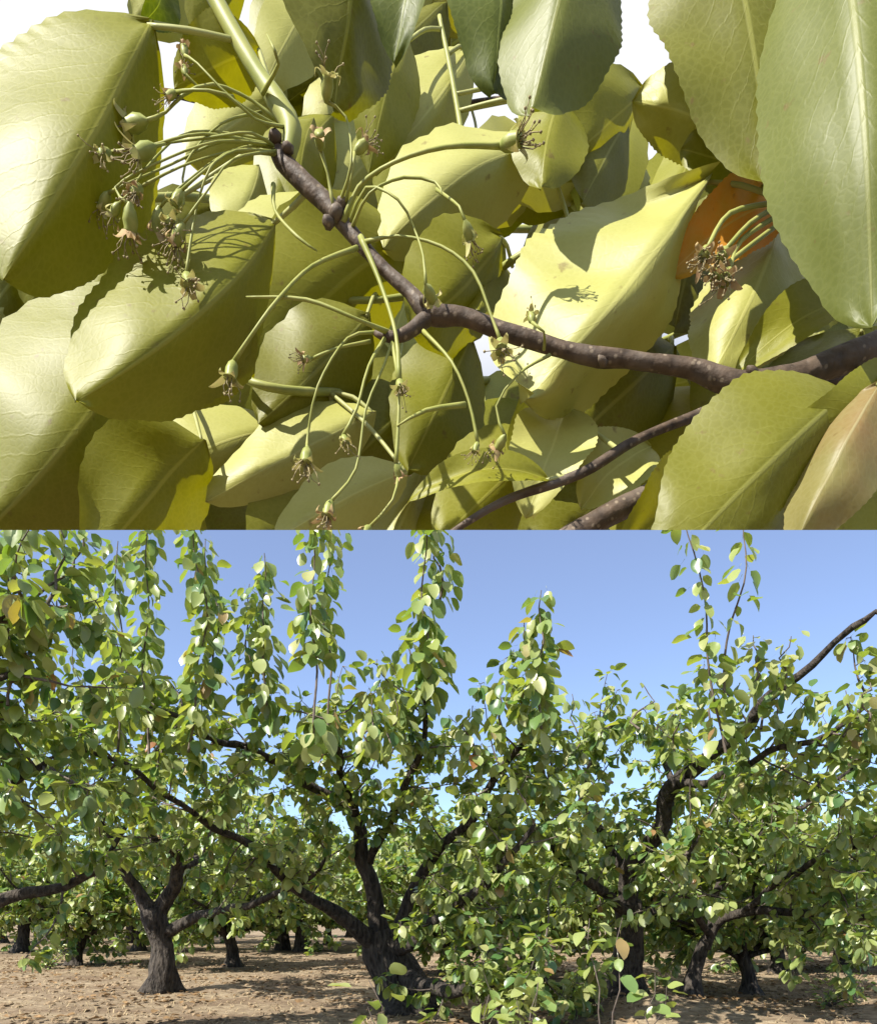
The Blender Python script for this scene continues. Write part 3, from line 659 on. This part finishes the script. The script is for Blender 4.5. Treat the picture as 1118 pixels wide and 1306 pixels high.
def calyx(parent, base, at, direction, size, withered, seed, stamens=True):
    """shrivelled pear flower: swollen ovary, five recurved sepals, a brush of spent stamens"""
    r = random.Random(seed); z = direction.normalized(); x = z.orthogonal().normalized(); y = z.cross(x)
    V = []; Fc = []; S = size; rings = [(-0.9, 0.10), (-0.55, 0.34), (-0.1, 0.44), (0.25, 0.36), (0.42, 0.42)]
    for h, q in rings:
        for k in range(8):
            a = k * math.pi / 4; V.append(at + z * h * S + (x * math.cos(a) + y * math.sin(a)) * q * S - base)
    for i in range(len(rings) - 1):
        for k in range(8): Fc.append((i * 8 + k, i * 8 + (k + 1) % 8, (i + 1) * 8 + (k + 1) % 8, (i + 1) * 8 + k))
    Fc.append(tuple(range(32, 40)))
    ov = mk('ovary', V, Fc, 'ovary', parent); ok = clip_mesh(ov, base)
    if not ok: bpy.data.objects.remove(ov, do_unlink=True)
    V = []; Fc = []
    for k in range(5):
        a = k * 1.2566 + r.uniform(-0.25, 0.25); rd = x * math.cos(a) + y * math.sin(a); sd = z.cross(rd); ln = S * r.uniform(1.0, 1.7); cu = r.uniform(0.4, 1.5); o = len(V)
        for i in range(6):
            t = i / 5; an = 0.9 - t * cu * 1.9
            if i == 0: c = at + z * 0.36 * S + rd * 0.38 * S
            else: c = c + (rd * math.cos(an - 0.9) * 0.8 + z * math.sin(an)) * ln / 5
            wd = S * 0.26 * (1 - t) ** 0.7 + S * 0.015
            V += [c - sd * wd - base, c + z * -0.05 * S - base, c + sd * wd - base]
        for i in range(5):
            q = o + i * 3; Fc += [(q, q + 1, q + 4, q + 3), (q + 1, q + 2, q + 5, q + 4)]
    se = mk('sepals', V, Fc, 'wither' if withered else 'sepal', parent)
    if not clip_mesh(se, base): bpy.data.objects.remove(se, do_unlink=True)
    if stamens:
        V = []; Fc = []
        for k in range(r.randint(6, 15)):
            a = r.uniform(0, 6.28); q = r.uniform(0.05, 0.34) * S; rd = x * math.cos(a) + y * math.sin(a)
            p0 = at + z * 0.35 * S + rd * q; d = (z + rd * r.uniform(0, 0.8) + rvec(r) * 0.35).normalized(); ln = S * r.uniform(0.8, 1.8)
            p1 = p0 + d * ln * 0.6 + rvec(r) * S * 0.1; p2 = p1 + (d + rvec(r) * 0.7).normalized() * ln * 0.4
            tube(V, Fc, [p0 - base, p1 - base, p2 - base], [S * 0.035, S * 0.03, S * 0.025], 4)
            tube(V, Fc, [p2 - base - d * S * 0.07, p2 - base, p2 - base + d * S * 0.09], [S * 0.03, S * 0.10, S * 0.03], 5)
        st = mk('stamens', V, Fc, 'stamen', parent)
        if not clip_mesh(st, base): bpy.data.objects.remove(st, do_unlink=True)

# ---- main branch, with the stalks of spent blossom
mb = P(1118, 435, D0)
MBT = thing('pear_branch', 'brown pear twig bending up into green shoot, hung with withered blossom stalks', 'branch', mb)
stem('woody_stem', MBT, mb, [P(1900, 300, 0.30), P(1400, 360, 0.27), P(1210, 395, D0), P(1125, 437, D0), P(1060, 465, D0), P(1010, 482, D0), P(960, 490, D0), P(925, 486, D0), P(880, 470, D0), P(800, 458, D0), P(765, 455, D0), P(720, 446, D0), P(640, 422, D0), P(590, 404, D0), P(548, 400, D0), P(522, 372, D0), P(495, 348, D0), P(470, 322, D0), P(440, 288, D0), P(415, 258, D0), P(385, 230, D0), P(360, 205, D0), P(350, 185, D0)],
     [30 * PX, 24 * PX, 19 * PX, 18 * PX, 17 * PX, 15 * PX, 17 * PX, 15 * PX, 11 * PX, 10 * PX, 11.5 * PX, 10 * PX, 10 * PX, 10 * PX, 13 * PX, 8 * PX, 8 * PX, 8 * PX, 10 * PX, 11 * PX, 12 * PX, 11 * PX, 9 * PX], 'twig', 12, 0.14, 0.003)
stem('green_stem', MBT, mb, [P(366, 205, D0), P(372, 165, D0), P(352, 128, D0), P(330, 95, D0), P(300, 45, D0), P(270, -10, D0), P(230, -90, D0)], [9 * PX, 13 * PX, 12 * PX, 10 * PX, 10 * PX, 10 * PX, 9 * PX], 'greenstem', 10, 0.06, 0.004)
stem('spur', MBT, mb, [P(548, 402, D0), P(520, 424, D0 - .002), P(498, 430, D0 - .003), P(478, 424, D0 - .003)], [10 * PX, 8 * PX, 7 * PX, 4 * PX], 'twig', 9, 0.15, 0.003)
for (x, y, s) in ((352, 176, 9), (368, 192, 8), (430, 272, 11), (438, 262, 9), (420, 285, 8), (543, 388, 8), (960, 478, 8), (770, 464, 6)):     # buds and scars on the nodes
    stem('bud_scar', MBT, mb, [P(x, y, D0 - .002), P(x - 4, y - 6, D0 - .004), P(x - 7, y - 11, D0 - .005)], [s * PX, s * PX * .8, s * PX * .2], 'twig', 7, 0.2, 0.002)
stalks = [
    ([(350, 188), (285, 182), (215, 205), (160, 232), (140, 248)], 20, 1, (-.7, 1), 2.4), ([(348, 192), (290, 200), (230, 235), (205, 268)], 21, 1, (-.3, 1), 2.4), ([(346, 186), (280, 178), (200, 208), (150, 240), (168, 262)], 21, 1, (-.2, 1), 2.4),
    ([(344, 182), (260, 172), (190, 190), (140, 196)], 19, 0, (-1, .1), 2.6), ([(350, 190), (300, 205), (262, 240), (236, 282)], 20, 1, (-.5, 1), 2.4), ([(352, 160), (300, 130), (250, 84), (238, 70)], 13, 1, (-.3, -1), 2.2),
    # points, calyx size in px (0 none), withered, end direction (px), stem radius px
    ([(352, 188), (320, 172), (270, 172), (215, 180), (196, 186)], 22, 0, (-1, 0.55), 2.6), ([(358, 165), (325, 150), (285, 118), (245, 112), (222, 118)], 13, 1, (-1, .6), 2.6),
    ([(352, 150), (318, 125), (270, 108), (232, 120), (212, 140), (190, 152)], 24, 0, (-1, 0.35), 3.2), ([(350, 190), (300, 192), (262, 215), (230, 245)], 19, 1, (-.5, 1), 2.3),
    ([(350, 194), (292, 190), (232, 215), (180, 240)], 18, 1, (-1, .7), 2.3), ([(345, 180), (300, 190), (268, 215), (248, 270), (240, 350)], 19, 0, (.05, 1), 2.4),
    ([(332, 145), (282, 160), (240, 210), (233, 262), (222, 278)], 19, 1, (-.4, 1), 2.2), ([(335, 118), (352, 82), (350, 62), (338, 40)], 0, 0, None, 3.2),
    ([(300, 120), (250, 108), (236, 92)], 12, 1, (-.2, -1), 2.2), ([(340, 178), (250, 165), (200, 200), (165, 250), (150, 262)], 16, 1, (-.6, 1), 2.0),
    ([(440, 282), (456, 238), (500, 206), (570, 188), (635, 183)], 30, 0, (1, .04), 4.4), ([(425, 268), (415, 220), (409, 190)], 19, 1, (-.1, -1), 3.0),
    ([(434, 265), (445, 205), (441, 150), (418, 128)], 22, 1, (-.15, -1), 2.6), ([(438, 268), (446, 230), (452, 196)], 17, 1, (.6, -.7), 2.8),
    ([(452, 288), (470, 246), (512, 225), (552, 234), (562, 246)], 0, 0, None, 2.8), ([(445, 285), (470, 236), (508, 252), (530, 290), (538, 330), (545, 362)], 19, 1, (.1, .9), 2.7),
    ([(462, 312), (510, 303), (560, 310), (600, 350), (630, 400), (638, 432)], 22, 0, (.05, 1), 3.2), ([(458, 316), (402, 336), (352, 380), (322, 420), (299, 460)], 19, 0, (-.3, 1), 3.6),
    ([(458, 300), (482, 360), (503, 430), (510, 485)], 17, 1, (.1, 1), 4.6), ([(348, 235), (352, 265), (378, 300), (402, 316)], 0, 0, None, 3.6),
    ([(498, 428), (460, 405), (390, 382), (310, 378)], 0, 0, None, 4.0), ([(490, 430), (470, 470), (455, 520), (441, 552)], 15, 1, (-.15, 1), 3.2),
    ([(484, 428), (445, 435), (408, 490), (393, 555), (390, 575)], 18, 0, (0, 1), 2.6), ([(500, 428), (506, 500), (508, 590)], 15, 1, (0, 1), 3.4),
    ([(540, 424), (575, 462), (595, 510), (605, 560)], 13, 1, (.2, 1), 2.8), ([(700, 452), (660, 475), (635, 520), (640, 552)], 17, 1, (0, 1), 2.4),
    ([(560, 240), (585, 262), (594, 282)], 20, 0, (.2, 1), 2.4), ([(592, 514), (545, 524), (508, 541)], 0, 0, None, 4.0), ([(470, 432), (430, 445), (400, 455)], 13, 1, (-1, .3), 2.6),
    ([(505, 432), (488, 470), (468, 520), (452, 600), (425, 640)], 18, 1, (-.6, 1), 2.6), ([(695, 446), (690, 420), (680, 412)], 13, 1, (-.3, -1), 2.4), ([(510, 590), (500, 640), (470, 668)], 14, 1, (-.4, 1), 2.6)]
for i, (pts, cs, wi, dr, rp) in enumerate(stalks):
    n = len(pts); z0 = D0 - 0.004 + rnd.uniform(-0.004, 0.004)
    pp = [P(x, y, D0 - 0.002 if k == 0 else z0 - 0.012 * math.sin(k / (n - 1) * 2.2) * rnd.uniform(0.3, 1)) for k, (x, y) in enumerate([(x + rnd.uniform(-4, 4), y + rnd.uniform(-4, 4)) for x, y in pts])]
    s = stem('flower_stalk', MBT, mb, pp, [rp * PX * 0.95] + [rp * PX * 0.56 * rnd.uniform(.85, 1.15) for _ in range(n - 2)] + [rp * PX * (0.85 if cs else 0.25)], 'stalk', 7)
    if cs and s:
        e = pp[-1]; q = P(pts[-1][0] + dr[0] * 10, pts[-1][1] + dr[1] * 10, e.y - rnd.uniform(-0.002, 0.003)) - e
        cz = cs * rnd.uniform(.72, 1.0); calyx(s, mb, e + q.normalized() * cz * PX * 0.8, q, cz * PX, wi and i % 3, 100 + i, i % 4 != 1)
# leaves that sit on this branch
big_leaf(MBT, mb, (192, 26, .245), (4, 356, .235), 250, 'fresh', roll=4, fold=-.75, asym=.2, bend=.10, seed=1, wave=.03, pet=[(240, 38), (305, 52, D0)])
big_leaf(MBT, mb, (332, 62, .258), (222, 112, .262), 95, 'fresh', roll=-10, fold=-.3, seed=2, pet=[(345, 110, D0)])
big_leaf(MBT, mb, (352, 282, .262), (96, 512, .240), 200, 'fresh', roll=2, fold=-.85, asym=.12, bend=.14, seed=3, pet=[(375, 262, .256), (395, 240, D0)])
big_leaf(MBT, mb, (182, 28, .246), (205, -60, .25), 60, 'green', roll=40, seed=4, pet=[(240, 40, D0)])
big_leaf(MBT, mb, (310, 378, .262), (225, 520, .28), 120, 'fresh', roll=-15, fold=-.3, seed=5)
big_leaf(MBT, mb, (1085, 496, .236), (838, 738, .230), 240, 'olive', roll=-6, fold=-.35, bend=.10, seed=6, wave=.05, pet=[(1095, 470, D0)])
big_leaf(MBT, mb, (1122, 486, .226), (1016, 690, .224), 130, 'red', roll=10, fold=-.6, bend=.08, seed=7, wave=.10, pet=[(1150, 440, D0)])
big_leaf(MBT, mb, (1150, 465, .24), (985, 560, .232), 80, 'fresh', roll=-30, fold=-.4, bend=.15, seed=8, pet=[(1170, 425, D0)])

# ---- leafy shoot hanging in from above
HUB = (2067, 440, .37)                                        # a point on the carrying limb, out of view at the right
def shoot_thing(name, label, stempts, rad, mat='greenstem', to_limb=False):
    if to_limb:
        if stempts[0][0] < stempts[-1][0]: stempts = stempts[::-1]
        x, y, d = stempts[0]; far_d = max(d, .45)
        mid = [(1350, y, far_d)] if x > 900 else [(1350, max(y - 30, 300), .62), (x + 300, max(y - 20, 290), .60)]
        stempts = [HUB] + mid + stempts; rad = [.005, .0034, .0028][:len(mid) + 1] + rad
    b = P(*stempts[0]); t = thing(name, label, 'branch', b)
    stem('twig', t, b, [P(*p) for p in stempts], rad, mat, 8, 0.1)
    return t, b
S1, b1 = shoot_thing('pear_shoot', 'broad dark green leaves hanging down over the pale sky gap', [(1800, 320, .32), (1500, -250, .29), (1050, -330, .27), (900, -210, .26), (700, -170, .26), (520, -150, .26), (400, -120, .26)], [.005, .0042, .0036, .0032, .003, .0026, .0018])
big_leaf(S1, b1, (455, -95, .268), (425, 142, .268), 210, 'olive', roll=-30, fold=-.2, seed=11, pet=[(460, -135, .26)])  # darker olive colour paints in this leaf's shade
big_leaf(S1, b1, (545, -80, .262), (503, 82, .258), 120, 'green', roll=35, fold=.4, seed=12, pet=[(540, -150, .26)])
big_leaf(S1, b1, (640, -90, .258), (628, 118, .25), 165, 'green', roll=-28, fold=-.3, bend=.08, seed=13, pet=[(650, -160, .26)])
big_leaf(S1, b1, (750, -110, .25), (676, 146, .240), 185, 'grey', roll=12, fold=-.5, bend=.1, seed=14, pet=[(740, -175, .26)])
big_leaf(S1, b1, (900, -150, .248), (985, 232, .245), 240, 'olive', roll=-35, fold=-.15, bend=.03, seed=15, pet=[(830, -195, .26)])  # shade put into the colour: darker olive material on this leaf
S2, b2 = shoot_thing('pear_shoot', 'big grey-green leaf with rolled pale edge and its folded pale neighbour', [(1800, 325, .32), (1350, 130, .26), (1180, 200, .256), (1080, 260, .256), (985, 262, .258)], [.0045, .0038, .003, .0025, .0012], 'twig')
big_leaf(S2, b2, (1062, -130, .232), (1112, 418, .220), 260, 'grey', roll=-8, fold=-.35, bend=.08, seed=21, wave=.04, pet=[(1130, -60, .24), (1190, 190, .256)])
big_leaf(S2, b2, (902, 226, .262), (668, 512, .262), 275, 'pale', prof=.85, roll=-6, fold=-.85, asym=.16, bend=.10, seed=22, wave=.17, pet=[(945, 236, .26), (990, 252, .258)])
big_leaf(S2, b2, (935, 165, .268), (806, 128, .268), 110, 'pale', roll=-5, fold=-.6, bend=.2, seed=23, wave=.14, pet=[(955, 168, .266), (1000, 262, .258)])
big_leaf(S2, b2, (955, 215, .272), (868, 190, .27), 95, 'fresh', roll=30, fold=.3, bend=.1, seed=24, pet=[(990, 262, .258)])
big_leaf(S2, b2, (1000, 258, .272), (852, 352, .272), 100, 'orange', roll=12, fold=.25, seed=25, pet=[(1030, 262, .258)])
big_leaf(S2, b2, (990, 290, .278), (905, 482, .272), 170, 'pale', roll=8, fold=-.4, bend=.1, seed=26, wave=.05, pet=[(1010, 262, .258)])
big_leaf(S2, b2, (1120, 380, .268), (935, 482, .268), 90, 'fresh', roll=40, fold=.4, seed=27, pet=[(1150, 225, .256)])
for i, (pts, cs) in enumerate((([(992, 262), (955, 285), (925, 318)], 18), ([(996, 272), (945, 306), (930, 345)], 20), ([(990, 258), (930, 272), (902, 316)], 17), ([(1000, 280), (960, 310), (915, 345)], 15))):
    pp = [P(x, y, .256 - .004 * k) for k, (x, y) in enumerate(pts)]
    s = stem('flower_stalk', S2, b2, pp, [3 * PX] * 3, 'stalk', 7); q = P(pts[-1][0] - 5, pts[-1][1] + 10, .246) - pp[-1]
    calyx(s, b2, pp[-1] + q.normalized() * cs * PX * .8, q, cs * PX, 1, 200 + i)
# ---- twigs at the lower edge
S3, b3 = shoot_thing('pear_shoot', 'thin bare brown twig slanting down below the main twig', [(1800, 330, .32), (1400, 420, .30), (1000, 500, .285), (835, 550, .27), (740, 604, .265), (640, 640, .262), (560, 690, .26)], [.005, .004, .0026, .0018, .002, .0016, .001], 'twig')
big_leaf(S3, b3, (720, 520, .285), (670, 660, .28), 120, 'pale', roll=15, fold=.25, seed=31, pet=[(770, 560, .275), (790, 575, .268)])
big_leaf(S3, b3, (700, 612, .262), (520, 640, .262), 60, 'fresh', roll=45, fold=.3, seed=32, pet=[(740, 604, .265)])
S4, b4 = shoot_thing('pear_shoot', 'stout grey-brown stem at the clipped underside beneath reddish leaf', [(1800, 335, .32), (1450, 480, .30), (1000, 590, .285), (870, 615, .275), (800, 645, .27), (745, 674, .268), (690, 705, .266)], [.007, .006, .005, .0045, .0045, .0042, .004], 'twig')
big_leaf(S4, b4, (880, 600, .27), (790, 700, .265), 130, 'fresh', roll=-20, fold=.3, seed=33)
big_leaf(S4, b4, (830, 570, .285), (740, 650, .285), 110, 'pale', roll=25, fold=.3, seed=34)

# ---- the tree out of view at the right that carries these twigs
b = Vector((1.6, 0.7, ground_h(1.6, 0.7) - 0.03))
T = Tree('pear_tree', 'pear tree whose limb carries the close brown twig and broad leaves', b, 71, n_leaf=0)
T.limb([b, Vector((1.58, 0.69, 0.35)), Vector((1.52, 0.68, 0.72))], [0.17, 0.13, 0.11], 'trunk', grow=False, sides=14, bump=0.3)
T.limb([Vector((1.53, 0.68, 0.66)), Vector((1.3, 0.6, 0.95)), Vector((0.95, 0.47, 1.14)), Vector((0.62, 0.37, 1.2)), Vector((0.47, 0.33, 1.2)), Vector((0.36, 0.30, 1.21))], [0.12, 0.085, 0.055, 0.03, 0.02, 0.008], grow=False)
T.limb([Vector((1.53, 0.68, 0.66)), Vector((1.75, 0.75, 1.1)), Vector((2.1, 0.9, 1.5)), Vector((2.4, 1.0, 1.9))], [0.10, 0.075, 0.05, 0.02], start=0.4)
T.done()

# ---- leafy shoots behind
back = [
 ('pale-tipped leafy shoot behind the withered stalks at the big olive leaf', [(-120, 700, .34), (60, 520, .33), (260, 470, .33), (420, 500, .33)],
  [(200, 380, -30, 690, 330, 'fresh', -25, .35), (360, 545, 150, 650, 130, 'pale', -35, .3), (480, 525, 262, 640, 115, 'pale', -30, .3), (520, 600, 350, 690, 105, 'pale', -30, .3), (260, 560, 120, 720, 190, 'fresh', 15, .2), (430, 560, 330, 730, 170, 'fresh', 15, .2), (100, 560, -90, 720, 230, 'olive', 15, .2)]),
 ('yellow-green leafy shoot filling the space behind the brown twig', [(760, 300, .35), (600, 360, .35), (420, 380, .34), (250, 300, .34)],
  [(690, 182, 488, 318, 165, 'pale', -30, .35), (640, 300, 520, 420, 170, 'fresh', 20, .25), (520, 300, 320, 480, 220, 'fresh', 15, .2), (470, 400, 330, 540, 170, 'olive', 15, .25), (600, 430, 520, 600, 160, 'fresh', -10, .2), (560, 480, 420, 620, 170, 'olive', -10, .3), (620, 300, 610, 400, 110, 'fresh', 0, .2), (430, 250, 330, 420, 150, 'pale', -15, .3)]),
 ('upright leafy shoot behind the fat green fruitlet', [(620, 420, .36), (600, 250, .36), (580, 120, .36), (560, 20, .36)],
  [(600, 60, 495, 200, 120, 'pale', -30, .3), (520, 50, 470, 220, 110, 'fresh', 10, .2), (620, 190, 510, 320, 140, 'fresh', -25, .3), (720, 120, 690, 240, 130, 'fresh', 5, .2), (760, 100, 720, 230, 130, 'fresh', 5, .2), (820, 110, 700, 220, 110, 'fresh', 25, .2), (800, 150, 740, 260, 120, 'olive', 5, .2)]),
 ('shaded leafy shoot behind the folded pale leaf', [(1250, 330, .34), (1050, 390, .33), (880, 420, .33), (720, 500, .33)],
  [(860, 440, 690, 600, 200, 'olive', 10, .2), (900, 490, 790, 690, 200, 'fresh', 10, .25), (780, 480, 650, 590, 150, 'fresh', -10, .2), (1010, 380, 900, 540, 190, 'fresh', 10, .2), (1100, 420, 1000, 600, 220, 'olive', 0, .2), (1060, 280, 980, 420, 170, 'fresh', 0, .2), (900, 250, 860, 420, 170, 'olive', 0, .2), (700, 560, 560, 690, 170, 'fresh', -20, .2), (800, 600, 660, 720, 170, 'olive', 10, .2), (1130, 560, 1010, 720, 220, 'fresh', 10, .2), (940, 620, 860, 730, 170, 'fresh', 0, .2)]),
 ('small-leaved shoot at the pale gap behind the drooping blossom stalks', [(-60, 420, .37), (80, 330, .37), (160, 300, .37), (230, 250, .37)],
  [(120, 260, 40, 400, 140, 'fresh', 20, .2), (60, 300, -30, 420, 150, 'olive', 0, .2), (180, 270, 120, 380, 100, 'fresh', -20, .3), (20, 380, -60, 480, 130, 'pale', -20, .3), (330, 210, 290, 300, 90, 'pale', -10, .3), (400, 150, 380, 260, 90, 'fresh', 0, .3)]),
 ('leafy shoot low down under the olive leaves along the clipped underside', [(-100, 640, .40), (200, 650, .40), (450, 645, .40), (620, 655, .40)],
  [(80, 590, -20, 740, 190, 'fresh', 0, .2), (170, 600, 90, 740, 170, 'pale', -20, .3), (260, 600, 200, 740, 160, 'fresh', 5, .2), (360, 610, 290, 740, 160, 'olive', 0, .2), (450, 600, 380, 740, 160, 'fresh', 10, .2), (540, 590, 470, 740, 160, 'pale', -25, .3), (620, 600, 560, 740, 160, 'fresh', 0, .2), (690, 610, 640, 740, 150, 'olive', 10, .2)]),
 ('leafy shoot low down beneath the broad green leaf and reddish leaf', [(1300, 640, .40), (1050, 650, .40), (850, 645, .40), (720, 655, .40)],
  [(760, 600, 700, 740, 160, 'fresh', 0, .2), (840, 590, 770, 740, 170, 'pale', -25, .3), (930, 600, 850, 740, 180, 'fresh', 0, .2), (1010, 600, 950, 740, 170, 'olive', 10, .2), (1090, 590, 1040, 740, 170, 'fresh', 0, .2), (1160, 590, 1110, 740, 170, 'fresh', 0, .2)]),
]
for k, (lab, st, lv) in enumerate(back):
    t, b = shoot_thing('pear_shoot', lab, st, [.0018, .0016, .0014, .0010], 'greenstem', True)
    dm = st[1][2]
    for i, (x0, y0, x1, y1, wd, mt, rl, fo) in enumerate(lv):
        # petiole runs to the nearest point of the twig
        best = min(((st[j][0] + (st[j + 1][0] - st[j][0]) * u / 6, st[j][1] + (st[j + 1][1] - st[j][1]) * u / 6) for j in range(3) for u in range(7)), key=lambda q: (q[0] - x0) ** 2 + (q[1] - y0) ** 2)
        dd = dm - 0.012 + rnd.uniform(-.015, .02)
        big_leaf(t, b, (x0, y0, dd), (x1, y1, dd - 0.01), wd * 0.92, mt, asym=(.2 if mt == 'pale' else 0), roll=(6 if mt == 'pale' else -4) + rnd.uniform(-12, 12), fold=-fo * 1.6, bend=rnd.uniform(.03, .14), seed=k * 20 + i + 40, nu=20, nv=8, pet=[((x0 * .5 + best[0] * .5), (y0 * .5 + best[1] * .5) - 6, (dd + dm) / 2), (best[0], best[1], dm)])

# ---- deepest shoots: fill the space behind, leaving the gaps where pale sky shows
holes = [(40, 20, 110, 80), (625, 130, 60, 60), (850, 60, 110, 75), (225, 110, 45, 75), (290, 235, 55, 40), (610, 440, 70, 35), (790, 640, 35, 30)]
deep = [('row of leaves deep behind the big olive leaf and green shoot', (-60, 560), (-10, 240)), ('row of leaves deep behind the fat fruitlet and hanging dark leaves', (500, 1180), (-10, 240)),
        ('row of leaves deep behind the lower blossom stalks', (-60, 560), (240, 560)), ('row of leaves deep behind the forked end of the brown twig', (520, 1180), (240, 560)),
        ('lowest deep row of leaves under the slanting olive leaf', (-60, 560), (520, 700)), ('lowest deep row of leaves under the thin bare twig', (520, 1180), (520, 700))]
r3 = random.Random(5)
for k, (lab, (xa, xb), (ya, yb)) in enumerate(deep):
    ym = (ya + yb) / 2 + 10; dm = 0.50 + 0.02 * k
    st = [(xb + 60, ym - 40, dm), ((xa + xb) / 2 + 90, ym + 10, dm), ((xa + xb) / 2 - 90, ym - 10, dm), (xa - 60, ym + 30, dm)]
    t, b = shoot_thing('pear_shoot', lab, st, [.003, .0026, .0022, .0015], 'twig', True)
    y = ya; n = 0
    while y < yb:
        x = xa + r3.uniform(0, 50)
        while x < xb:
            cx, cy = x + r3.uniform(-20, 20), y + r3.uniform(-20, 20); a = R(r3.uniform(95, 165)); ln = r3.uniform(110, 170)
            x += 82
            if any(((cx - h[0]) / (h[2] + 30)) ** 2 + ((cy - h[1]) / (h[3] + 30)) ** 2 < 1 for h in holes): continue
            dx, dy = math.cos(a) * ln / 2, math.sin(a) * ln / 2; dd = dm - r3.uniform(0.02, 0.07); n += 1
            x0, y0 = cx - dx, cy - dy; f_ = min(1, max(0, (x0 - st[3][0]) / (st[0][0] - st[3][0])))
            tw = (x0, st[3][1] + (st[0][1] - st[3][1]) * f_, dm)
            mt = r3.choice(('fresh', 'fresh', 'pale', 'olive', 'pale'))  # paler leaf colours favoured, standing in for sunlight on the back layer
            big_leaf(t, b, (x0, y0, dd), (cx + dx, cy + dy, dd - .01), r3.uniform(85, 120), mt, roll=r3.uniform(-25, 25), fold=-r3.uniform(.2, .6), bend=r3.uniform(.02, .15), seed=300 + k * 40 + n, nu=12, nv=6, pet=[((x0 + tw[0]) / 2 + 5, (y0 + tw[1]) / 2, (dd + dm) / 2), tw] if abs(y0 - tw[1]) < 90 else None)
        y += 78
